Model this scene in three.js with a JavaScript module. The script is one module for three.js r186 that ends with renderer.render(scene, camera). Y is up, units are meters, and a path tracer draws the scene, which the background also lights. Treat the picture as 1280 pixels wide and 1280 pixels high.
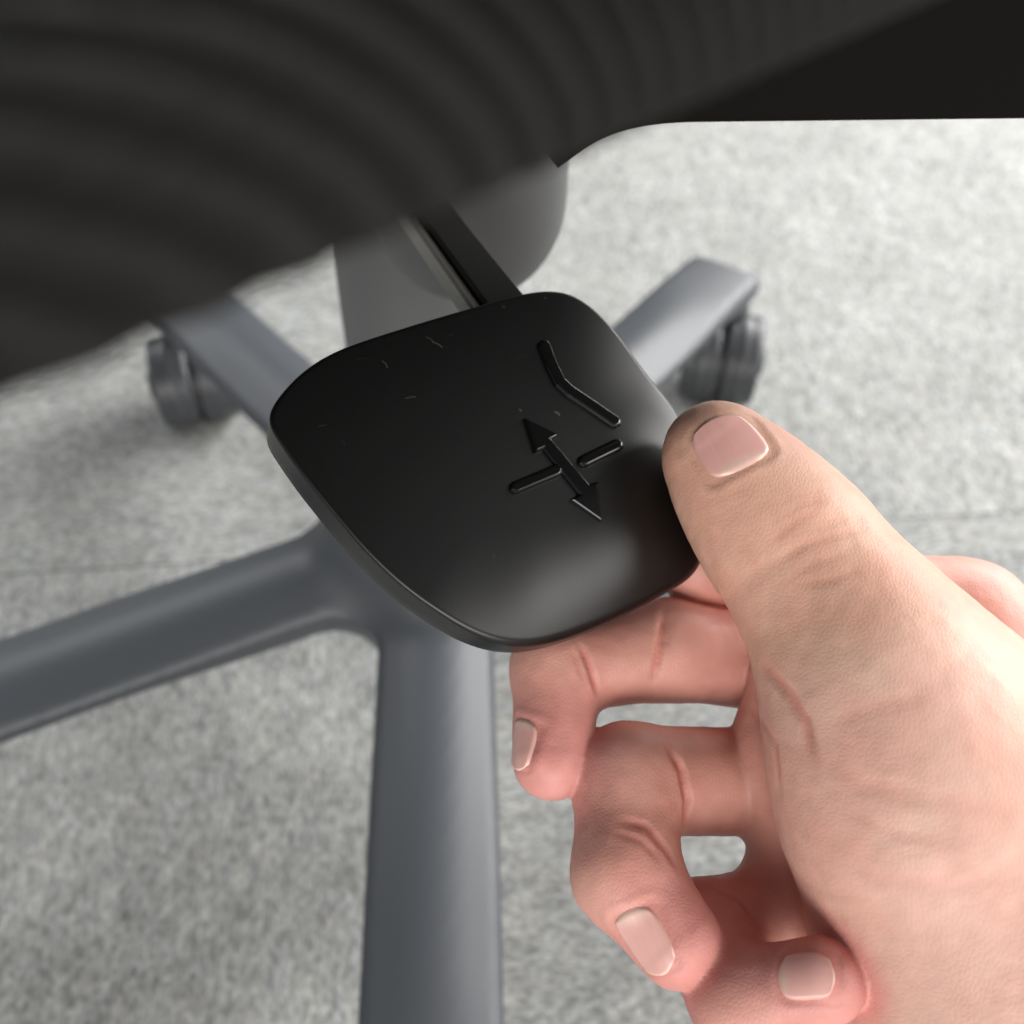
import * as THREE from 'three';
import { RoundedBoxGeometry } from 'three/addons/geometries/RoundedBoxGeometry.js';
import { RectAreaLightUniformsLib } from 'three/addons/lights/RectAreaLightUniformsLib.js';
import { mergeGeometries } from 'three/addons/utils/BufferGeometryUtils.js';

// ---------------------------------------------------------------- camera, light, exposure
const scene = new THREE.Scene();
const FOV = 53, FPX = 640 / Math.tan((FOV / 2) * Math.PI / 180);
const camera = new THREE.PerspectiveCamera(FOV, 1, 0.004, 30);
camera.position.set(0.0216, 0.4801, 0.3005);
camera.rotation.set(-0.8442, -0.0393, 0.0105, 'YXZ');
camera.focus = 0.183;
camera.userData.fStop = 14.5;
camera.updateMatrixWorld(true);

scene.background = new THREE.Color(0.25, 0.253, 0.26);           // the dim bounce of the rest of the room
RectAreaLightUniformsLib.init();
function areaLight(name, color, intensity, w, h, from, to) {
  const l = new THREE.RectAreaLight(color, intensity, w, h);
  l.name = name; l.position.set(...from); l.lookAt(...to); scene.add(l);
  return l;
}
areaLight('window_light', new THREE.Color(1, 0.985, 0.965), 15, 2.3, 1.3, [1.65, 1.2, -1.1], [0.15, 0, -0.1]);
areaLight('back_left_fill_light', new THREE.Color(0.97, 0.985, 1), 4.5, 1.6, 1.2, [-1.5, 1.7, -1.5], [-0.2, 0, -0.1]);  // unseen fill added to brighten the carpet and leg at the left
areaLight('ceiling_light', new THREE.Color(1, 0.97, 0.94), 8.5, 1.1, 0.9, [1.9, 1.5, 0.9], [0.1, 0.2, 0.1]);
areaLight('room_light', new THREE.Color(1, 0.97, 0.93), 7.2, 2.0, 0.9, [-0.15, 0.68, 1.95], [0.1, 0.2, 0.1]);

const renderer = new THREE.WebGLRenderer({ antialias: true });
renderer.toneMapping = THREE.LinearToneMapping;
renderer.toneMappingExposure = 1;
renderer.shadowMap.enabled = true;

// ---------------------------------------------------------------- helpers
const V = (x, y, z) => new THREE.Vector3(x, y, z);
const CAMM = camera.matrixWorld.clone();
const at = (px, py, d) => V(((px - 640) / FPX) * d, ((640 - py) / FPX) * d, -d).applyMatrix4(CAMM);   // a pixel of the 1280 photo and a depth to a point of the place
const dirCam = (x, y, z) => V(x, y, z).transformDirection(CAMM);
let seed = 7;
const rnd = () => { seed = (seed + 0x6d2b79f5) | 0; let t = Math.imul(seed ^ (seed >>> 15), 1 | seed); t = (t + Math.imul(t ^ (t >>> 7), 61 | t)) ^ t; return ((t ^ (t >>> 14)) >>> 0) / 4294967296; };
const smooth = (a, b, x) => { const t = Math.min(1, Math.max(0, (x - a) / (b - a))); return t * t * (3 - 2 * t); };
const mix = (a, b, t) => a + (b - a) * t;
function hash3(x, y, z) { let h = Math.imul(x, 374761393) + Math.imul(y, 668265263) + Math.imul(z, 2147483647 ^ 0x5bd1e995) | 0; h = Math.imul(h ^ (h >>> 13), 1274126177); return ((h ^ (h >>> 16)) >>> 0) / 4294967296; }
function noise3(x, y, z) {
  const i = Math.floor(x), j = Math.floor(y), k = Math.floor(z); let u = x - i, v = y - j, w = z - k;
  u = u * u * (3 - 2 * u); v = v * v * (3 - 2 * v); w = w * w * (3 - 2 * w);
  const c = (a, b, d) => hash3(i + a, j + b, k + d);
  return mix(mix(mix(c(0, 0, 0), c(1, 0, 0), u), mix(c(0, 1, 0), c(1, 1, 0), u), v), mix(mix(c(0, 0, 1), c(1, 0, 1), u), mix(c(0, 1, 1), c(1, 1, 1), u), v), w) * 2 - 1;
}
function part(name, geo, mat, parent) {
  const m = new THREE.Mesh(geo, mat); m.name = name; m.castShadow = m.receiveShadow = true; parent.add(m); return m;
}
function group(name, parent) { const g = new THREE.Group(); g.name = name; parent.add(g); return g; }
function tag(o, label, category, kind) { o.userData.label = label; o.userData.category = category; if (kind) o.userData.kind = kind; }
function noiseTexture(size, fn, srgb, repeat = true) {
  const d = new Uint8Array(size * size * 4);
  for (let y = 0; y < size; y++) for (let x = 0; x < size; x++) { const c = fn(x / size, y / size, x, y), o = (y * size + x) * 4; d[o] = c[0]; d[o + 1] = c[1]; d[o + 2] = c[2]; d[o + 3] = 255; }
  const t = new THREE.DataTexture(d, size, size); t.magFilter = THREE.LinearFilter; t.minFilter = THREE.LinearMipmapLinearFilter;
  if (repeat) t.wrapS = t.wrapT = THREE.RepeatWrapping;
  if (srgb) t.colorSpace = THREE.SRGBColorSpace;
  t.needsUpdate = true; return t;
}
// value noise that tiles with period p cells
function tileNoise(u, v, px, py, s) {
  const x = u * px, y = v * py, i = Math.floor(x), j = Math.floor(y); let a = x - i, b = y - j; a = a * a * (3 - 2 * a); b = b * b * (3 - 2 * b);
  const c = (m, n) => hash3(((i + m) % px + px) % px, ((j + n) % py + py) % py, s);
  return mix(mix(c(0, 0), c(1, 0), a), mix(c(0, 1), c(1, 1), a), b);
}

// Naive surface nets on a box grid. sdf(x,y,z) in metres; blocks far from the surface are skipped.
function surfaceNets(sdf, lo, hi, cell, passes = 2) {
  const B = 6;
  const n = [0, 1, 2].map((c) => Math.ceil((hi[c] - lo[c]) / cell / B) * B + 1), [nx, ny, nz] = n;
  const f = new Float32Array(nx * ny * nz), sx = 1, sy = nx, sz = nx * ny;
  const done = new Uint8Array(f.length);
  for (let k = 0; k < nz - 1; k += B) for (let j = 0; j < ny - 1; j += B) for (let i = 0; i < nx - 1; i += B) {
    const c = sdf(lo[0] + (i + B / 2) * cell, lo[1] + (j + B / 2) * cell, lo[2] + (k + B / 2) * cell), far = Math.abs(c) > B * cell * 1.25;
    for (let z = k; z <= Math.min(k + B, nz - 1); z++) for (let y = j; y <= Math.min(j + B, ny - 1); y++) for (let x = i; x <= Math.min(i + B, nx - 1); x++) {
      const a = x + y * sy + z * sz;
      if (far) { if (!done[a]) f[a] = c; } else if (done[a] !== 2) { f[a] = sdf(lo[0] + x * cell, lo[1] + y * cell, lo[2] + z * cell); done[a] = 2; }
    }
  }
  const at3 = new Int32Array(f.length).fill(-1), pos = [], quads = [];
  for (let z = 0; z < nz - 1; z++) for (let y = 0; y < ny - 1; y++) for (let x = 0; x < nx - 1; x++) {
    const a = x + y * sy + z * sz; let m = 0, cx = 0, cy = 0, cz = 0, e = 0;
    for (let c = 0; c < 8; c++) if (f[a + (c & 1) + ((c >> 1) & 1) * sy + (c >> 2) * sz] < 0) m |= 1 << c;
    if (m === 0 || m === 255) continue;
    for (let c = 0; c < 8; c++) for (let b = 0; b < 3; b++) {
      if ((c >> b) & 1) continue; const d = c | (1 << b);
      if (((m >> c) & 1) === ((m >> d) & 1)) continue;
      const v0 = f[a + (c & 1) + ((c >> 1) & 1) * sy + (c >> 2) * sz], v1 = f[a + (d & 1) + ((d >> 1) & 1) * sy + (d >> 2) * sz], t = v0 / (v0 - v1);
      cx += (c & 1) + (b === 0 ? t : 0); cy += ((c >> 1) & 1) + (b === 1 ? t : 0); cz += (c >> 2) + (b === 2 ? t : 0); e++;
    }
    at3[a] = pos.length / 3; pos.push(lo[0] + (x + cx / e) * cell, lo[1] + (y + cy / e) * cell, lo[2] + (z + cz / e) * cell);
  }
  for (let z = 1; z < nz - 1; z++) for (let y = 1; y < ny - 1; y++) for (let x = 1; x < nx - 1; x++) {
    const a = x + y * sy + z * sz, s = f[a] < 0;
    for (const [d, p, q] of [[sx, sy, sz], [sy, sz, sx], [sz, sx, sy]]) {
      if ((f[a + d] < 0) === s) continue;
      const v = [at3[a], at3[a - p], at3[a - p - q], at3[a - q]];
      if (v.some((i) => i < 0)) continue;
      if (s) quads.push(v[0], v[1], v[2], v[0], v[2], v[3]); else quads.push(v[0], v[2], v[1], v[0], v[3], v[2]);
    }
  }
  const e = cell * 0.5;
  for (let it = 0; it < passes; it++) for (let i = 0; i < pos.length; i += 3) {
    const x = pos[i], y = pos[i + 1], z = pos[i + 2], d = sdf(x, y, z);
    let gx = sdf(x + e, y, z) - sdf(x - e, y, z), gy = sdf(x, y + e, z) - sdf(x, y - e, z), gz = sdf(x, y, z + e) - sdf(x, y, z - e);
    const l = Math.hypot(gx, gy, gz) || 1, st = Math.max(-cell, Math.min(cell, d)) * 0.9 / l;
    pos[i] -= gx * st; pos[i + 1] -= gy * st; pos[i + 2] -= gz * st;
  }
  const g = new THREE.BufferGeometry();
  g.setAttribute('position', new THREE.Float32BufferAttribute(pos, 3)); g.setIndex(quads); g.computeVertexNormals();
  return g;
}
const smin = (a, b, k) => { const h = Math.max(k - Math.abs(a - b), 0) / k; return Math.min(a, b) - h * h * k * 0.25; };

// ---------------------------------------------------------------- materials
const grain = noiseTexture(512, (u, v) => { const n = 128 + 127 * (0.6 * (tileNoise(u, v, 256, 256, 1) - 0.5) + 0.5 * (tileNoise(u, v, 128, 128, 2) - 0.5)) * 1.6; return [n, n, n]; });
const grainAt = (r) => { const t = grain.clone(); t.repeat.set(r, r); t.needsUpdate = true; return t; };
const M = {
  basePlastic: new THREE.MeshPhysicalMaterial({ color: new THREE.Color(0.047, 0.0525, 0.06), roughness: 0.48 }),
  columnPlastic: new THREE.MeshPhysicalMaterial({ color: new THREE.Color(0.086, 0.088, 0.091), roughness: 0.5 }),
  wheelPlastic: new THREE.MeshPhysicalMaterial({ color: new THREE.Color(0.05, 0.053, 0.058), roughness: 0.38 }),
  wheelBand: new THREE.MeshPhysicalMaterial({ color: new THREE.Color(0.045, 0.048, 0.053), roughness: 0.6 }),
  black: new THREE.MeshPhysicalMaterial({ color: new THREE.Color(0.0035, 0.0032, 0.003), roughness: 0.75, specularIntensity: 0.18 }),
  stem: new THREE.MeshPhysicalMaterial({ color: new THREE.Color(0.008, 0.0076, 0.007), roughness: 0.6, specularIntensity: 0.3 }),
  mark: new THREE.MeshPhysicalMaterial({ color: new THREE.Color(0.004, 0.004, 0.004), roughness: 0.17 }),
  litSide: new THREE.MeshPhysicalMaterial({ color: new THREE.Color(0.16, 0.155, 0.14), roughness: 0.45 }),  // pale grey painting the light on the stem side
};

// ---------------------------------------------------------------- carpet
const floor = group('floor', scene);
tag(floor, 'heathered grey loop pile carpet tiles under the office chair', 'carpet', 'structure');
{
  // looped yarn: short strands along u, in heathered greys
  const N = 1024;
  const yarn = (s) => noiseTexture(N, (u, v) => {
    const fine = tileNoise(u, v, 130, 310, s + 1), mid = tileNoise(u, v, 64, 150, s + 2), big = tileNoise(u, v, 22, 40, s + 3), soft = tileNoise(u, v, 7, 9, s + 4), loop = tileNoise(u, v, 400, 400, s + 5);
    let t = 0.66 + 0.24 * (fine - 0.5) + 0.11 * (mid - 0.5) + 0.06 * (big - 0.5) + 0.06 * (soft - 0.5) + 0.12 * (loop - 0.5);
    t = Math.min(1, Math.max(0.1, t)); const w = 0.02 * (tileNoise(u, v, 40, 90, s + 6) - 0.5);
    return [255 * Math.min(1, t * (0.992 + w)), 255 * Math.min(1, t * (1.0)), 255 * Math.min(1, t * (0.985 - w))];
  }, true);
  const loops = noiseTexture(N, (u, v) => { const n = 255 * (0.55 * tileNoise(u, v, 250, 330, 21) + 0.45 * tileNoise(u, v, 120, 220, 22)); return [n, n, n]; });
  const mats = [11, 31].map((s, n) => {
    const m = new THREE.MeshStandardMaterial({ color: new THREE.Color().setScalar(n ? 0.68 : 0.63), map: yarn(s), roughness: 0.96, bumpMap: loops, bumpScale: 0.0008 });
    return m;
  });
  // joint seen in the photo at the left, above the near leg; it gives the grid its turn and place
  const onFloor = (px, py) => { const a = at(px, py, 1), c = camera.position, t = -c.y / (a.y - c.y); return c.clone().lerp(a, t); };
  const A = onFloor(0, 718), Bp = onFloor(290, 700), u = Bp.clone().sub(A).setY(0).normalize(), w = V(-u.z, 0, u.x);
  const T = 0.61, gap = 0.0006, turn = Math.atan2(-u.z, u.x);
  const geo = new RoundedBoxGeometry(T - gap, 0.006, T - gap, 2, 0.0008);
  { const p = geo.attributes.position, uv = new Float32Array(p.count * 2); for (let i = 0; i < p.count; i++) { uv[i * 2] = p.getX(i) / 0.34; uv[i * 2 + 1] = p.getZ(i) / 0.34; } geo.setAttribute('uv', new THREE.BufferAttribute(uv, 2)); }
  const origin = A.clone().addScaledVector(u, V(0.02, 0, 0.12).sub(A).dot(u));               // a corner of the grid, on the joint
  for (let i = -4; i < 4; i++) for (let j = -5; j < 3; j++) {
    const c = origin.clone().addScaledVector(u, (i + 0.5) * T).addScaledVector(w, (j + 0.5) * T);
    const q = ((i + j) % 2 + 2) % 2;
    const t = part('carpet_tile', geo, mats[q], floor);
    t.position.set(c.x, -0.003 - (q ? 0.0003 : 0), c.z); t.rotation.y = turn + (q ? Math.PI / 2 : 0) + (j % 2 ? Math.PI : 0);
  }
  const under = part('subfloor', new THREE.BoxGeometry(14, 0.02, 14), new THREE.MeshStandardMaterial({ color: new THREE.Color(0.28, 0.28, 0.27), roughness: 1 }), floor);
  under.position.y = -0.0165;
}

// ---------------------------------------------------------------- the office chair
const chair = group('office_chair', scene);
tag(chair, 'black and grey swivel office chair on a five-armed castor base', 'chair');
const D2R = Math.PI / 180, RTIP = 0.308;
const legTop = (r) => 0.1347 - (r - 0.05) / 0.28 * 0.0399;
{
  // star base: five tapering arms blended into one hub
  const dirs = [0, 72, 144, 216, 288].map((d) => [Math.sin(d * D2R), Math.cos(d * D2R)]);
  const sdf = (x, y, z) => {
    let d = 1;
    const rr = Math.hypot(x, z);
    for (const [dx, dz] of dirs) {
      const r = x * dx + z * dz; if (r < -0.06) continue;
      const s = Math.abs(x * dz - z * dx), top = legTop(Math.max(0, Math.min(r, 0.34)));
      const hw = 0.0256 - 0.0009 * smooth(0.2, 0.28, r), hh = 0.0155 - 0.0045 * smooth(0.06, 0.16, r);
      const crown = mix(0.0125, 0.0018, smooth(0.17, 0.27, r)) * (s / hw) * (s / hw);
      const yy = y - (top - hh) + crown * smooth(-0.01, 0.012, y - (top - hh));
      const R = 0.006, qs = s - (hw - R) + 0.3 * Math.max(0, top - 0.008 - y), qy = Math.abs(yy) - (hh - R), ql = Math.max(r - (RTIP - 0.008), -r - 0.02);
      const a = Math.max(qs, 0), b = Math.max(qy, 0), c = Math.max(ql, 0);
      const v = Math.hypot(a, b, c) + Math.min(Math.max(qs, qy, ql), 0) - R;
      d = d > 0.9 ? v : smin(d, v, 0.03);
    }
    const hy = Math.abs(y - 0.115) - 0.026, hr = rr - 0.04, h = Math.min(Math.max(hr, hy), 0) + Math.hypot(Math.max(hr, 0), Math.max(hy, 0)) - 0.004;
    return smin(d, h, 0.02);
  };
  part('star_base', surfaceNets(sdf, [-0.33, 0.06, -0.29], [0.33, 0.16, 0.34], 0.0022), M.basePlastic, chair);

  // gas column cover, slightly tapered
  part('gas_column', new THREE.LatheGeometry([[0.031, 0.12], [0.031, 0.143], [0.0295, 0.146], [0.0288, 0.2], [0.028, 0.345], [0.0272, 0.347], [0.02, 0.349], [0.02, 0.39]].map((p) => new THREE.Vector2(...p)), 64), M.columnPlastic, chair);

  // castors
  const disc = (w, r, lip) => new THREE.LatheGeometry([[0.006, -w / 2 + 0.002], [r * 0.55, -w / 2 + 0.0015], [r * 0.6, -w / 2 + 0.003], [r * 0.82, -w / 2 + 0.003], [r * 0.86, -w / 2], [r - 0.0034, -w / 2], [r - 0.0016, -w / 2 + 0.001], [r - 0.0007, -w / 2 + 0.0026], [r - 0.0003, -w * 0.22 - 0.0007], [r - 0.0014, -w * 0.22], [r - 0.0002, -w * 0.22 + 0.0007], [r, 0], [r - 0.0002, w * 0.2 - 0.0007], [r - 0.0014, w * 0.2], [r - 0.0003, w * 0.2 + 0.0007], [r - 0.0007, w / 2 - 0.0026], [r - 0.0016, w / 2 - 0.001], [r - 0.0034, w / 2], [0.006, w / 2]].map((p) => new THREE.Vector2(...p)), 72);
  const wheelGeo = disc(0.0235, 0.0305, 0.0013).rotateZ(-Math.PI / 2), hubGeo = new THREE.LatheGeometry([[0, 0.0062], [0.008, 0.006], [0.011, 0.004], [0.0115, 0]].map((p) => new THREE.Vector2(...p)), 40).rotateZ(-Math.PI / 2);
  const caster = group('caster', chair);
  for (const s of [1, -1]) {
    const w = part('wheel', wheelGeo, M.wheelPlastic, caster); w.position.set(s * 0.0132, 0.0305, 0); if (s < 0) w.rotation.y = Math.PI;
    const c = part('hub_cap', hubGeo, M.wheelBand, caster); c.position.set(s * 0.0229, 0.0305, 0); if (s < 0) c.rotation.y = Math.PI;
  }
  const hood = new THREE.CylinderGeometry(0.0255, 0.0255, 0.0026, 40, 1, false, -0.4, Math.PI + 0.8).rotateZ(Math.PI / 2);
  part('hood', hood, M.wheelPlastic, caster).position.set(0, 0.03, 0);
  part('stem', new THREE.CylinderGeometry(0.0065, 0.0065, 0.04, 24), M.wheelPlastic, caster).position.set(0, 0.066, -0.012);
  part('collar', new THREE.CylinderGeometry(0.012, 0.0135, 0.012, 32), M.wheelPlastic, caster).position.set(0, 0.068, -0.012);
  const ground = (px, py) => { const q = at(px, py, 1), k = camera.position; return k.clone().lerp(q, (0.0305 - k.y) / (q.y - k.y)).setY(0); };
  const under = (deg) => V(Math.sin(deg * D2R) * (RTIP - 0.02), 0, Math.cos(deg * D2R) * (RTIP - 0.02));
  const spots = [[ground(243, 471), 0.28], [ground(900, 446), -0.22], [under(0), 0.3], [under(72), 1.1], [under(288), -0.9]];
  spots.forEach(([pos, turn], i) => {
    const c = i ? caster.clone() : caster;
    if (i) { c.name = 'caster_' + String(i).padStart(3, '0'); chair.add(c); }
    c.position.copy(pos); c.rotation.y = turn;
  });
}
{
  // tilt mechanism: rounded housing at the top of the column
  const c = at(585, 240, 0.285);
  const cup = new THREE.LatheGeometry(Array.from({ length: 26 }, (_, i) => { const a = -Math.PI / 2 + (i / 25) * Math.PI / 2; return new THREE.Vector2(Math.max(0.0001, Math.cos(a) * 0.0275), Math.sin(a) * 0.031); }).concat([new THREE.Vector2(0.0275, 0.03), new THREE.Vector2(0.0255, 0.033), new THREE.Vector2(0.0001, 0.033)]), 72);
  part('tilt_housing', cup, M.columnPlastic, chair).position.copy(c);
  const body = part('mechanism_box', new RoundedBoxGeometry(0.075, 0.036, 0.13, 4, 0.009), M.columnPlastic, chair); body.position.set(-0.006, 0.4, -0.03);
}
{
  // seat: thin padded rim with ribs running across its edge
  const y0 = 0.4503, ray = (px, py) => { const a = at(px, py, 1), k = camera.position, t = (y0 - k.y) / (a.y - k.y); return k.clone().lerp(a, t); };
  const E0 = ray(0, 478), E1 = ray(1130, 0), s = E1.clone().sub(E0).setY(0).normalize();
  const inn = V(s.z, 0, -s.x); if (inn.dot(V(0, 0, 0).sub(E0)) < 0) inn.negate();
  const mid = E0.clone().lerp(E1, 0.5).setY(0).addScaledVector(inn, -0.0027);
  const prof = [];   // [inward, height]
  for (let i = 0; i <= 10; i++) { const t = i / 10; prof.push([0.16 - 0.15 * t, 0.38 + 0.014 * smooth(0.2, 1, t)]); }
  for (let i = 0; i <= 14; i++) { const a = -Math.PI / 2 - (i / 14) * Math.PI; prof.push([0.0065 + Math.cos(a) * 0.0065, 0.4005 + Math.sin(a) * 0.0065]); }
  for (let i = 1; i <= 160; i++) { const t = i <= 150 ? i * 0.0004 : 0.06 + (i - 150) * 0.034; prof.push([0.0065 + t, 0.407 + 0.004 * smooth(0, 0.1, t)]); }
  const S = 620, L = 0.56, pos = [], uv = [], idx = [], tone = [];
  for (let i = 0; i <= S; i++) {
    const qu = i / S * 2 - 1, q = (0.22 * qu + 0.78 * qu * qu * qu) * L / 2;
    for (const [t, h0] of prof) {
      const h = h0 + (y0 + 0.005 - 0.4005), p = mid.clone().addScaledVector(s, q).addScaledVector(inn, t);
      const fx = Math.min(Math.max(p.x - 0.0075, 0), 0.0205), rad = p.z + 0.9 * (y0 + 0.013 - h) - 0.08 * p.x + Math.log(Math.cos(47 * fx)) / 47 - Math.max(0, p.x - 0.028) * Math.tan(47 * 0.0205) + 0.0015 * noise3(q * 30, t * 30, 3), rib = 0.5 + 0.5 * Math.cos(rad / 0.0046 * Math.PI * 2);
      const amp = 0.0011 * rib * (0.6 + 0.8 * (0.5 + 0.5 * noise3(q * 25, t * 25, 5))) + 0.0002 * noise3(q * 60, t * 45, 9), out = t < 0.0085 && h0 > 0.39 ? 1 : 0;
      p.addScaledVector(inn, -out * amp * 0.8); p.y = h + amp * (h0 > 0.4 ? 1 : 0.3) - 0.0006;
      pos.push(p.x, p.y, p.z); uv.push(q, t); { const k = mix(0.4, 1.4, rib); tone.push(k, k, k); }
    }
  }
  const n = prof.length;
  for (let i = 0; i < S; i++) for (let j = 0; j < n - 1; j++) { const a = i * n + j, b = a + n; idx.push(a, a + 1, b, b, a + 1, b + 1); }
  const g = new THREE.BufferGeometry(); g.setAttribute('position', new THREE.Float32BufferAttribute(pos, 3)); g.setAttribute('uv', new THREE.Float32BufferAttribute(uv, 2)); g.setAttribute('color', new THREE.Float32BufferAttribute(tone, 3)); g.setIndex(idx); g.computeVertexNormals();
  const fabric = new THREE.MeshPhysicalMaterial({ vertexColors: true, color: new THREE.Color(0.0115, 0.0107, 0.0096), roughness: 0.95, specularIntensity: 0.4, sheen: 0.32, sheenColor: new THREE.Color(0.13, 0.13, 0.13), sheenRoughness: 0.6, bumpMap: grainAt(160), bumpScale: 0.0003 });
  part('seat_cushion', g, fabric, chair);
  // hard pan under the padding
  const pan = part('seat_pan', new RoundedBoxGeometry(0.42, 0.016, 0.26, 3, 0.006), M.black, chair);
  const pc = mid.clone().addScaledVector(inn, 0.15 + 0.13); pan.position.set(pc.x, 0.427, pc.z); pan.rotation.y = Math.atan2(-s.z, s.x);
  // arm bracket that leaves the seat to the right
  const L0 = at(790, 146, 0.205), L1 = at(1285, 142, 0.205);
  const sh = new THREE.Shape(); const bx = L1.clone().sub(L0), len = bx.length(); bx.normalize();
  const upb = V(0, 1, 0).addScaledVector(bx, -bx.y).normalize(), bz = bx.clone().cross(upb);
  const k = 0.205 / FPX;
  sh.moveTo(len + 0.05, 0); sh.lineTo(0.012, -0.0004); sh.bezierCurveTo(-0.004, -0.0006, -0.008, -0.0045, -0.0143, -0.0098); sh.lineTo(-0.02, -0.002); sh.lineTo(-0.03, 0.034); sh.lineTo(len + 0.05, 0.034); sh.closePath();
  const eg = new THREE.ExtrudeGeometry(sh, { depth: 0.03, bevelEnabled: true, bevelSize: 0.0012, bevelThickness: 0.0012, bevelSegments: 3, curveSegments: 16 });
  const br = part('armrest_bracket', eg, M.black, chair);
  br.matrixAutoUpdate = true; br.setRotationFromMatrix(new THREE.Matrix4().makeBasis(bx, upb, bz)); br.position.copy(L0).addScaledVector(bz, -0.031);
}
// lever with its paddle
const PD = 0.19, PO = at(612, 590, PD), PN = dirCam(0.27, 0.29, 0.918).normalize();
const PX = dirCam(1, 0, 0).addScaledVector(PN, -dirCam(1, 0, 0).dot(PN)).normalize(), PY = PN.clone().cross(PX);
const toPaddle = (px, py) => { const a = at(px, py, 1), c = camera.position, d = a.clone().sub(c), t = PO.clone().sub(c).dot(PN) / d.dot(PN), p = c.clone().addScaledVector(d, t).sub(PO); return new THREE.Vector2(p.dot(PX), p.dot(PY)); };
const lever = group('lever', chair);
lever.position.copy(PO); lever.setRotationFromMatrix(new THREE.Matrix4().makeBasis(PX, PY, PN));
const PT = 0.012;                        // thickness of the paddle
let faceHeight;
{
  const pts = [[333, 522], [347, 496], [379, 462], [420, 437], [501, 409], [592, 382], [651, 366], [684, 361], [716, 365], [747, 383], [782, 416], [818, 457], [862, 507], [888, 575], [899, 645], [888, 704], [843, 736], [775, 771], [715, 794], [672, 804], [630, 802], [591, 789], [546, 763], [501, 730], [456, 687], [411, 634], [379, 594], [352, 555]].map(([x, y]) => { const p = toPaddle(x, y); return V(p.x, p.y, 0); });
  const N = 260, curve = new THREE.CatmullRomCurve3(pts, true, 'centripetal');
  let o = curve.getSpacedPoints(N).slice(0, N).map((p) => new THREE.Vector2(p.x, p.y));
  for (let k = 0; k < 10; k++) o = o.map((p, i) => p.clone().multiplyScalar(0.5).addScaledVector(o[(i + 1) % N], 0.25).addScaledVector(o[(i + N - 1) % N], 0.25));
  const C = new THREE.Vector2(); o.forEach((p) => C.addScaledVector(p, 1 / N));
  const R = o.map((p) => p.distanceTo(C)), ang = o.map((p) => Math.atan2(p.y - C.y, p.x - C.x));
  const lean = ang.map((a) => smooth(-0.15, 0.85, Math.cos(a) * 0.92 - Math.sin(a) * 0.38));     // the face rolls off towards the finger side and stays crisp on the other
  const crown = (d, k) => { const rb = mix(0.0008, 0.0016, k), b = Math.min(d / rb, 1), w = Math.min(d / 0.021, 1); return -rb * (1 - Math.sqrt(1 - (1 - b) * (1 - b))) - mix(0.0003, 0.0044, k) * Math.pow(1 - w, 2.2); };
  faceHeight = (x, y) => {
    const a = Math.atan2(y - C.y, x - C.x), r = Math.hypot(x - C.x, y - C.y); let best = 0, bd = 9;
    for (let i = 0; i < N; i++) { const e = Math.abs(Math.atan2(Math.sin(a - ang[i]), Math.cos(a - ang[i]))); if (e < bd) { bd = e; best = i; } }
    return crown(R[best] - r, lean[best]);
  };
  const rings = [];     // [scale 0..1 or -inset, z]
  const back = -PT;
  rings.push([0, back, 1], [0.5, back, 1], [0.94, back, 1], [0.985, back + 0.0006, 1], [1, back + 0.0018, 1]);
  for (let i = 1; i <= 3; i++) rings.push([1, i / 3, 2]);
  const steps = [0, 0.00006, 0.0002, 0.0004, 0.0007, 0.001, 0.0013, 0.0016, 0.002, 0.0026]; for (let d = 0.0034; d < 0.0255; d += 0.0009) steps.push(d);
  for (const d of steps) rings.push([-d, 0, 0]);
  const pos = [], uv = [], idx = [];
  const put = (x, y, z) => { pos.push(x, y, z); uv.push(x / 0.12 + 0.5, y / 0.12 + 0.5); };
  for (const [q, z, isScale] of rings) for (let i = 0; i < N; i++) {
    const k = isScale ? q : 1 + q / R[i], x = C.x + (o[i].x - C.x) * k, y = C.y + (o[i].y - C.y) * k;
    put(x, y, isScale === 2 ? mix(back + 0.0018, crown(0, lean[i]) - 0.0001, z) : isScale ? z : crown(-q, lean[i]));
  }
  for (const k of [0.6, 0.5, 0.35, 0.2, 0.08]) for (let i = 0; i < N; i++) { const kk = Math.min(k, 1 - 0.026 / R[i]); put(C.x + (o[i].x - C.x) * kk, C.y + (o[i].y - C.y) * kk, 0); }
  const nr = rings.length + 5; put(C.x, C.y, 0);
  for (let r = 0; r < nr - 1; r++) for (let i = 0; i < N; i++) { const a = r * N + i, b = r * N + (i + 1) % N; idx.push(a, a + N, b, b, a + N, b + N); }
  for (let i = 0; i < N; i++) idx.push((nr - 1) * N + i, nr * N, (nr - 1) * N + (i + 1) % N);
  const g = new THREE.BufferGeometry(); g.setAttribute('position', new THREE.Float32BufferAttribute(pos, 3)); g.setAttribute('uv', new THREE.Float32BufferAttribute(uv, 2)); g.setIndex(idx); g.computeVertexNormals();
  if (g.attributes.normal.getZ(nr * N) < 0) { const ix = g.index.array; for (let i = 0; i < ix.length; i += 3) { const t = ix[i]; ix[i] = ix[i + 1]; ix[i + 1] = t; } g.computeVertexNormals(); }
  // black moulded plastic with a few pale scuffs and lint flecks
  const cv = document.createElement('canvas'); cv.width = cv.height = 1536; const c = cv.getContext('2d');
  c.fillStyle = '#070707'; c.fillRect(0, 0, 1536, 1536);
  c.lineCap = 'round';
  const uvOf = (px, py) => { const p = toPaddle(px, py); return [(p.x / 0.12 + 0.5) * 1536, (0.5 - p.y / 0.12) * 1536]; };
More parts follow.
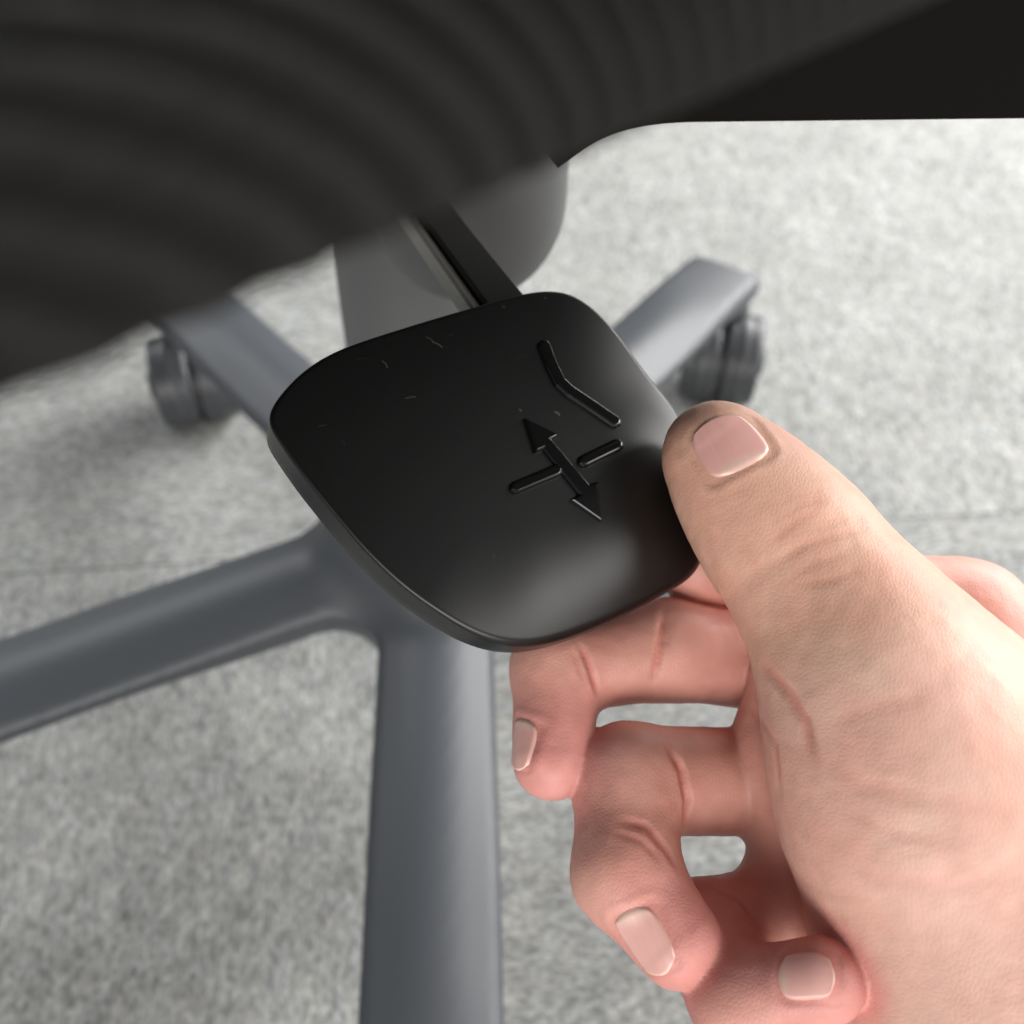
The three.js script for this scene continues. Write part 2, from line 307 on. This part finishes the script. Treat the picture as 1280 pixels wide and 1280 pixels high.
  const fleck = (x0, y0, x1, y1, w, a) => { const [ax, ay] = uvOf(x0, y0), [bx, by] = uvOf(x1, y1); c.strokeStyle = `rgba(120,118,114,${a})`; c.lineWidth = w; c.beginPath(); c.moveTo(ax, ay); c.quadraticCurveTo((ax + bx) / 2 + 5, (ay + by) / 2 - 3, bx, by); c.stroke(); };
  for (const f of [[533, 421, 541, 426, 3, 0.34], [541, 427, 553, 434, 3.4, 0.42], [478, 451, 484, 459, 3.4, 0.36], [507, 498, 519, 496, 4, 0.3], [562, 419, 566, 417, 3, 0.2], [649, 512, 651, 514, 4, 0.4], [694, 515, 699, 519, 5.5, 0.45], [616, 693, 618, 697, 4, 0.2], [398, 533, 408, 531, 3, 0.18], [427, 551, 431, 556, 3, 0.15], [612, 463, 618, 461, 3, 0.14], [645, 448, 660, 444, 3, 0.12], [628, 382, 631, 384, 4, 0.25], [681, 371, 683, 373, 4, 0.25], [446, 449, 462, 447, 2.5, 0.12], [652, 393, 668, 390, 2, 0.1]]) fleck(...f);
  for (let i = 0; i < 160; i++) { const x = 360 + rnd() * 500, y = 380 + rnd() * 410; fleck(x, y, x + rnd() * 3, y + rnd() * 3 - 1, 1 + rnd() * 1.6, 0.03 + rnd() * 0.10); }
  const map = new THREE.CanvasTexture(cv); map.colorSpace = THREE.SRGBColorSpace;
  const mat = new THREE.MeshPhysicalMaterial({ map, roughness: 0.36, specularIntensity: 1, bumpMap: grainAt(3), bumpScale: 0.000005 });
  part('paddle', g, mat, lever);

  // raised signs on the face: seat outline with bent back, two-headed arrow, two short bars
  const raised = (name, poly) => {
    const P = poly.map(([x, y]) => toPaddle(x, y));
    const shape = new THREE.Shape(P);
    const geo = new THREE.ExtrudeGeometry(shape, { depth: 0.0006, bevelEnabled: true, bevelSize: 0.0007, bevelThickness: 0.0007, bevelOffset: -0.0005, bevelSegments: 4, steps: 1, curveSegments: 8 });
    const p = geo.attributes.position; for (let i = 0; i < p.count; i++) p.setZ(i, p.getZ(i) - 0.0004 + faceHeight(p.getX(i), p.getY(i)));
    geo.computeVertexNormals();
    return part(name, geo, M.mark, lever);
  };
  const stroke = (line, w) => {          // outline of a thick polyline with rounded ends, in photo pixels
    const L = [], Rr = [];
    for (let i = 0; i < line.length; i++) {
      const a = line[Math.max(0, i - 1)], b = line[Math.min(line.length - 1, i + 1)], dx = b[0] - a[0], dy = b[1] - a[1], l = Math.hypot(dx, dy), nx = -dy / l * w / 2, ny = dx / l * w / 2;
      L.push([line[i][0] + nx, line[i][1] + ny]); Rr.unshift([line[i][0] - nx, line[i][1] - ny]);
    }
    const cap = (p, q) => { const dx = p[0] - q[0], dy = p[1] - q[1], l = Math.hypot(dx, dy), ux = dx / l * w / 2, uy = dy / l * w / 2; return [-50, 0, 50].map((t) => { const c2 = Math.cos(t * D2R), s2 = Math.sin(t * D2R); return [p[0] + ux * c2 - uy * s2, p[1] + ux * s2 + uy * c2]; }); };
    const n = line.length; return L.concat(cap(line[n - 1], line[n - 2]).reverse(), Rr, cap(line[0], line[1]).reverse());
  };
  raised('seat_sign', stroke([[680, 433], [690, 459], [700, 479], [712, 490], [738, 507], [769, 528]], 13));
  raised('arrow_sign', [[656, 525], [697, 545], [688, 551], [735, 607], [746, 604], [750, 651], [714, 626], [724, 619], [679, 562], [669, 566]]);
  raised('bar_sign', stroke([[645, 610], [695, 589]], 14));
  raised('bar_sign_001', stroke([[730, 577], [771, 557]], 14));

  // stem up to the mechanism; a paler strip paints light along its left side
  const a = at(636, 402, 0.2035), b = at(520, 246, 0.255), d = b.clone().sub(a), len = d.length(); d.normalize();
  const nn = dirCam(0.2, 0.3, 0.93); nn.addScaledVector(d, -nn.dot(d)).normalize();
  const side = d.clone().cross(nn);
  const mw = new THREE.Matrix4().makeBasis(side, d, nn).setPosition(a.clone().lerp(b, 0.5));
  lever.updateMatrixWorld(true); mw.premultiply(lever.matrixWorld.clone().invert());
  for (const [name, w, t, x, z, m] of [['stem', 0.0088, 0.006, 0.0006, 0, M.stem], ['stem_lit_side', 0.0024, 0.0054, -0.0052, -0.0008, M.litSide]]) {
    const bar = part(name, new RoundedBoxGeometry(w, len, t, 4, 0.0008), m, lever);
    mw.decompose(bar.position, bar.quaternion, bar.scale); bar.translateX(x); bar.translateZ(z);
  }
}

// ---------------------------------------------------------------- the hand
const person = group('person', scene);
tag(person, 'bare right hand pinching the black paddle lever, other fingers curled below it', 'hand');
{
  const J = (px, py, d, r) => [...at(px, py, d).toArray(), r / 1000];
  const bones = [];
  const chain = (...j) => j.slice(1).map((b, i) => { const a = j[i], dx = b[0] - a[0], dy = b[1] - a[1], dz = b[2] - a[2]; return [a[0], a[1], a[2], dx, dy, dz, 1 / (dx * dx + dy * dy + dz * dz), a[3], b[3] - a[3]]; });
  const bone = (c, x, y, z) => { const px = x - c[0], py = y - c[1], pz = z - c[2]; let h = (px * c[3] + py * c[4] + pz * c[5]) * c[6]; h = h < 0 ? 0 : h > 1 ? 1 : h; return Math.hypot(px - c[3] * h, py - c[4] * h, pz - c[5] * h) - c[7] - c[8] * h; };
  const mcp = { index: J(1205, 782, 0.221, 12.6), middle: J(1080, 842, 0.222, 11), ring: J(1050, 978, 0.212, 10.6), little: J(1035, 1125, 0.205, 9.6) };
  const wrist = J(1440, 1420, 0.185, 27);
  const thumb = chain(J(892, 564, 0.1942, 9.2), J(936, 620, 0.192, 10.5), J(1000, 697, 0.189, 12.8), J(1092, 832, 0.182, 17), J(1185, 974, 0.182, 24.5), J(1320, 1160, 0.183, 33), J(1500, 1480, 0.186, 31));
  const fingers = [
    [mcp.index, ...[J(1000, 726, 0.2205, 10.8), J(876, 702, 0.217, 8.8), J(790, 645, 0.2155, 7.7)]],
    [mcp.middle, ...[J(838, 812, 0.212, 10), J(697, 836, 0.2065, 8.9), J(690, 950, 0.197, 7.6)]],
    [mcp.ring, ...[J(785, 975, 0.197, 10.3), J(783, 1092, 0.186, 9.4), J(848, 1178, 0.179, 7.8)]],
    [mcp.little, ...[J(875, 1165, 0.191, 8.8), J(928, 1252, 0.175, 8.3), J(1028, 1226, 0.1685, 7)]],
  ].map((j) => ({ root: j[0], bones: chain(...j) }));
  const palm = [
    ...chain(mcp.index, J(1400, 1130, 0.2, 16), wrist), ...chain(mcp.middle, J(1390, 1200, 0.212, 16)), ...chain(mcp.ring, J(1390, 1280, 0.21, 16)), ...chain(mcp.little, J(1380, 1380, 0.2, 17)),
    ...chain(J(990, 848, 0.203, 8.4), J(985, 960, 0.201, 9.2), J(1010, 1110, 0.198, 9.7)),
    ...chain(J(1085, 880, 0.202, 13), J(1150, 1150, 0.2, 19)),
  ];
  const thenar = chain(J(1118, 930, 0.1785, 17), J(1148, 1010, 0.1775, 18.5), J(1255, 1230, 0.181, 28), J(1340, 1400, 0.182, 30));
  const arm = chain(wrist, J(1900, 1950, 0.19, 32));
  const sdf = (x, y, z) => {
    let d = 1;
    for (const b of palm) { const v = bone(b, x, y, z); d = d > 0.9 ? v : smin(d, v, 0.012); }
    let t = 1; for (const b of thumb) { const v = bone(b, x, y, z); t = t > 0.9 ? v : smin(t, v, 0.012); }
    for (const b of thenar) t = smin(t, bone(b, x, y, z), 0.014);
    d = smin(d, t, 0.004);
    for (const f of fingers) {
      let v = 1; for (const b of f.bones) { const w = bone(b, x, y, z); v = v > 0.9 ? w : smin(v, w, 0.0035); }
      const far = Math.hypot(x - f.root[0], y - f.root[1], z - f.root[2]), k = 0.0008 + 0.008 * (1 - smooth(0.012, 0.03, far));
      d = smin(d, v, k);
    }
    for (const b of arm) d = smin(d, bone(b, x, y, z), 0.02);
    return d;
  };
  const lo = [9, 9, 9], hi = [-9, -9, -9];
  for (const list of [palm, thumb, thenar, arm, ...fingers.map((f) => f.bones)]) for (const b of list) for (const h of [0, 1]) for (let c = 0; c < 3; c++) { const r = b[7] + b[8] * h + 0.004, q = b[c] + b[3 + c] * h; lo[c] = Math.min(lo[c], q - r); hi[c] = Math.max(hi[c], q + r); }
  const g = surfaceNets(sdf, lo, hi, 0.0006);
  const grad = (p, e = 0.0004) => V(sdf(p.x + e, p.y, p.z) - sdf(p.x - e, p.y, p.z), sdf(p.x, p.y + e, p.z) - sdf(p.x, p.y - e, p.z), sdf(p.x, p.y, p.z + e) - sdf(p.x, p.y, p.z - e)).normalize();
  const hit = (px, py) => { const a = at(px, py, 1), c = camera.position, dir = a.sub(c).normalize(); let t = 0.1; for (let i = 0; i < 120; i++) { const p = c.clone().addScaledVector(dir, t), d = sdf(p.x, p.y, p.z); if (d < 0.00005) return p; t += d * 0.9; if (t > 0.6) break; } return null; };
  // nails: frames on the skin
  const frame = (px, py, ax, ay, w, l) => {
    const c = hit(px, py), n = grad(c), a = dirCam(ax, -ay, 0); a.addScaledVector(n, -a.dot(n)).normalize();
    return { c, n, a, b: a.clone().cross(n), w: w / 2000, l: l / 2000 };
  };
  const nails = [frame(911, 553, -0.42, -0.9, 14.4, 12.8), frame(649, 930, 0.05, 1, 9, 10.5), frame(805, 1178, 0.55, 0.83, 10, 12.5), frame(1008, 1218, 1, 0.12, 9, 10.5)];
  const inNail = (f, q) => {                 // signed distance-like value, below 0 inside the nail outline, in metres
    const x = q.dot(f.b), y = q.dot(f.a), r = 0.42 * f.w, dx = Math.abs(x) - (f.w - r), dy = (y < 0 ? Math.abs(y) : Math.abs(y)) - (f.l - r);
    return Math.hypot(Math.max(dx, 0), Math.max(dy, 0)) + Math.min(Math.max(dx, dy), 0) - r;
  };
  let fold;
  // creases and folds of the skin: lines on its surface
  const creases = [
    [0.14, 0.9, [964, 676], [992, 652], [1025, 634]], [0.16, 0.9, [967, 704], [1007, 681], [1050, 667], [1079, 663]], [0.12, 0.9, [1000, 730], [1043, 724], [1086, 706]], [0.1, 0.7, [975, 650], [1000, 632], [1035, 622]], [0.1, 0.7, [985, 722], [1025, 700], [1070, 688]],
    [0.15, 1.7, [1025, 942], [1075, 980], [1162, 999], [1262, 1011]], [0.12, 1.4, [1035, 905], [1100, 880], [1160, 870]], [0.12, 1.5, [1050, 1080], [1120, 1105], [1230, 1105]], [0.12, 1.2, [1060, 1010], [1110, 1040], [1190, 1052]],
    [0.9, 0.8, [830, 762], [826, 800], [816, 857]], [0.3, 0.7, [838, 770], [834, 815]], [0.7, 0.8, [726, 806], [738, 835], [748, 870]], [0.25, 0.6, [718, 815], [728, 850]],
    [1.0, 0.9, [831, 926], [852, 962], [860, 1000], [856, 1035]], [0.7, 0.9, [776, 1026], [808, 1034], [832, 1060], [846, 1085]], [0.25, 0.7, [765, 1040], [800, 1050], [825, 1075]],
    [0.6, 1.3, [950, 826], [985, 866], [1004, 900], [1018, 955]], [0.3, 1, [938, 880], [968, 930], [975, 1000]], [0.35, 0.8, [892, 1110], [925, 1125], [945, 1150]],
  ].map(([dep, wid, ...l]) => { const q = []; for (let i = 0; i < l.length - 1; i++) for (let k = 0; k < 12; k++) { const t = k / 12, h = hit(mix(l[i][0], l[i + 1][0], t), mix(l[i][1], l[i + 1][1], t)); if (h) q.push(h); } const n = q.length; return { dep: dep / 1000, wid: wid / 1000, q: q.map((v, i) => [v, Math.min(1, 4 * (i + 1) / n, 4 * (n - i) / n)]), box: new THREE.Box3().setFromPoints(q).expandByScalar(0.004) }; });
  {
    const p = g.attributes.position, q = V(0, 0, 0), d = V(0, 0, 0); fold = new Float32Array(p.count);
    for (let i = 0; i < p.count; i++) {
      q.fromBufferAttribute(p, i);
      let move = 0.00003 * noise3(q.x * 900, q.y * 900, q.z * 900) + 0.00006 * noise3(q.x * 420, q.y * 420, q.z * 420) + 0.00004 * noise3(q.x * 150, q.y * 150, q.z * 150);
      for (const c of creases) {
        if (!c.box.containsPoint(q)) continue;
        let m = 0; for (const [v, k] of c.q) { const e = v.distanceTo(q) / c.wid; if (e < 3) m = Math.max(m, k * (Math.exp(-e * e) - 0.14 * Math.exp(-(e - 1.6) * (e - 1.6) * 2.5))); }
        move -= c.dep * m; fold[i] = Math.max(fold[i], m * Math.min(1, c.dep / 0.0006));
      }
      for (const f of nails) {
        d.copy(q).sub(f.c); if (d.length() > f.l * 2.2 || d.dot(f.n) < -0.0045) continue;
        const e = inNail(f, d), y = d.dot(f.a), tip = smooth(0.2 * f.l, 0.9 * f.l, y);
        move += -0.0002 * (1 - smooth(-0.0006, 0.0001, e)) + 0.00012 * Math.exp(-(((e - 0.0008) / 0.0007) ** 2)) * (1 - tip);
      }
      if (Math.abs(move) > 1e-6) { const n = grad(q); p.setXYZ(i, q.x + n.x * move, q.y + n.y * move, q.z + n.z * move); }
    }
    g.computeVertexNormals();
  }
  // colour of the skin: tan on the back of the thumb, pinker on the finger pads and palm
  const p = g.attributes.position, col = new Float32Array(p.count * 3);
  const tips = fingers.map((f) => { const b = f.bones[2]; return [b[0] + b[3], b[1] + b[4], b[2] + b[5]]; });
  for (let i = 0; i < p.count; i++) {
    const x = p.getX(i), y = p.getY(i), z = p.getZ(i);
    let th = 1, fi = 1; for (const b of thumb) th = Math.min(th, bone(b, x, y, z)); for (const f of fingers) for (const b of f.bones) fi = Math.min(fi, bone(b, x, y, z));
    for (const b of thenar) th = Math.min(th, bone(b, x, y, z)); for (const b of [palm[5], palm[6]]) fi = Math.min(fi, bone(b, x, y, z)); const red = smooth(-0.002, 0.004, th - fi), blot = 0.5 + 0.5 * (0.6 * noise3(x * 90, y * 90, z * 90) + 0.5 * noise3(x * 230, y * 230, z * 230)), fineN = noise3(x * 420, y * 420, z * 420);  // palm ridge takes the finger red to paint its shade beside the thenar
    let tip = 9; for (const q of tips) tip = Math.min(tip, Math.hypot(x - q[0], y - q[1], z - q[2])); const tp = 1 - smooth(0.006, 0.02, tip);
    let pa = 1; for (const q of [...palm, ...thenar]) pa = Math.min(pa, bone(q, x, y, z)); const pal = (1 - red) * smooth(0.006, -0.004, pa - th - 0.004);
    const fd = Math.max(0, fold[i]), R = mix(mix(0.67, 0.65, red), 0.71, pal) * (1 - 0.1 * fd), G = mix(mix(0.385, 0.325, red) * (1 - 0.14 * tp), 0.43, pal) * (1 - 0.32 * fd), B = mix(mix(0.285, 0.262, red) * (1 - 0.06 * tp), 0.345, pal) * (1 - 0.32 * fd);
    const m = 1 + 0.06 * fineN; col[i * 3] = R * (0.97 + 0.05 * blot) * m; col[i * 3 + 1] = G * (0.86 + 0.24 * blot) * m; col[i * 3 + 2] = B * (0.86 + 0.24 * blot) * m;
  }
  g.setAttribute('color', new THREE.BufferAttribute(col, 3));
  {   // fine crossing lines of the skin: box mapping in metres by the way the surface faces
    const nr = g.attributes.normal, ix = g.index.array, seen = new Map(), np = [], nn2 = [], nc = [], uv = [], ni = new Uint32Array(ix.length);
    for (let t = 0; t < ix.length; t += 3) {
      let n = [0, 0, 0]; for (let k = 0; k < 3; k++) { n[0] += nr.getX(ix[t + k]); n[1] += nr.getY(ix[t + k]); n[2] += nr.getZ(ix[t + k]); }
      n = n.map(Math.abs); const side = n[0] > n[1] && n[0] > n[2] ? 0 : n[1] > n[2] ? 1 : 2;
      for (let k = 0; k < 3; k++) {
        const v = ix[t + k], key = v * 3 + side; let q = seen.get(key);
        if (q === undefined) {
          q = np.length / 3; seen.set(key, q); const x = p.getX(v), y = p.getY(v), z = p.getZ(v);
          np.push(x, y, z); nn2.push(nr.getX(v), nr.getY(v), nr.getZ(v)); nc.push(col[v * 3], col[v * 3 + 1], col[v * 3 + 2]);
          const [a, b] = side === 0 ? [y, z] : side === 1 ? [x, z] : [x, y]; uv.push(a / 0.028, b / 0.028);
        }
        ni[t + k] = q;
      }
    }
    g.setAttribute('position', new THREE.Float32BufferAttribute(np, 3)); g.setAttribute('normal', new THREE.Float32BufferAttribute(nn2, 3)); g.setAttribute('color', new THREE.Float32BufferAttribute(nc, 3)); g.setAttribute('uv', new THREE.Float32BufferAttribute(uv, 2)); g.setIndex(new THREE.BufferAttribute(ni, 1));
  }
  const K = 40, cells = noiseTexture(768, (u, v) => {
    const X = u * K, Y = v * K * 0.8, Ky = Math.round(K * 0.8), i = Math.floor(X), j = Math.floor(Y); let f1 = 9, f2 = 9;
    for (let a = -1; a < 2; a++) for (let b = -1; b < 2; b++) { const ci = ((i + a) % K + K) % K, cj = ((j + b) % Ky + Ky) % Ky, d = Math.hypot(i + a + hash3(ci, cj, 51) - X, j + b + hash3(ci, cj, 52) - Y); if (d < f1) { f2 = f1; f1 = d; } else if (d < f2) f2 = d; }
    const h = 255 * (0.75 * Math.min(1, (f2 - f1) * 2.4) + 0.25 * tileNoise(u, v, 160, 160, 53)); return [h, h, h];
  });
  const skin = new THREE.MeshPhysicalMaterial({ vertexColors: true, roughness: 0.5, bumpMap: cells, bumpScale: 0.00003, specularIntensity: 0.8 });
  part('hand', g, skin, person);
  const nailMat = new THREE.MeshPhysicalMaterial({ vertexColors: true, roughness: 0.34, clearcoat: 0.4, clearcoatRoughness: 0.22 });
  for (const f of nails) {
    const U = 24, W = 28, pos = [], cl = [], idx = [];
    for (let j = 0; j <= W; j++) for (let i = 0; i <= U; i++) {
      const u = i / U * 2 - 1, v = j / W * 2 - 1, r4 = Math.pow(Math.abs(v), 4);
      const x = u * f.w * Math.sqrt(1 - (v < 0 ? 0.6 : 0.62) * r4), y = f.l * v * (1 - (v < 0 ? 0.2 : 0.22) * u * u);
      const q = f.c.clone().addScaledVector(f.b, x).addScaledVector(f.a, y), rim = Math.max(Math.abs(u), v < 0 ? -v : 0), edge = smooth(0.8, 1, rim), free = smooth(0.6, 1, v);
      const off = mix(0.00022 + 0.0001 * free, -0.00035, edge * (1 - 0.6 * free)) - (v > 0.97 ? 0.00045 : 0);
      for (let k = 0; k < 6; k++) { const d = sdf(q.x, q.y, q.z) - off, n = grad(q); if (n.dot(f.n) < 0.15) q.addScaledVector(f.n, -d * 0.3); else q.addScaledVector(n, -d * 0.9); }
      pos.push(q.x, q.y, q.z);
      const lun = 1 - smooth(-0.75, -0.4, v + 0.25 * u * u), white = 0.6 * smooth(0.86, 0.96, v + 0.12 * u * u), s = 1 + 0.03 * noise3(x * 3000, y * 250, 2);
      const sk = 0.65 * smooth(0.72, 1, Math.max(Math.abs(u), -v)); cl.push(mix(mix(mix(0.75, 0.76, lun), 0.80, white), 0.62, sk) * s, mix(mix(mix(0.41, 0.50, lun), 0.70, white), 0.37, sk) * s, mix(mix(mix(0.365, 0.43, lun), 0.60, white), 0.28, sk) * s);
    }
    for (let j = 0; j < W; j++) for (let i = 0; i < U; i++) { const a = j * (U + 1) + i, b = a + U + 1; idx.push(a, a + 1, b, b, a + 1, b + 1); }
    const ng = new THREE.BufferGeometry(); ng.setAttribute('position', new THREE.Float32BufferAttribute(pos, 3)); ng.setAttribute('color', new THREE.Float32BufferAttribute(cl, 3)); ng.setIndex(idx); ng.computeVertexNormals();
    part('fingernail', ng, nailMat, person);
  }
}

renderer.render(scene, camera);
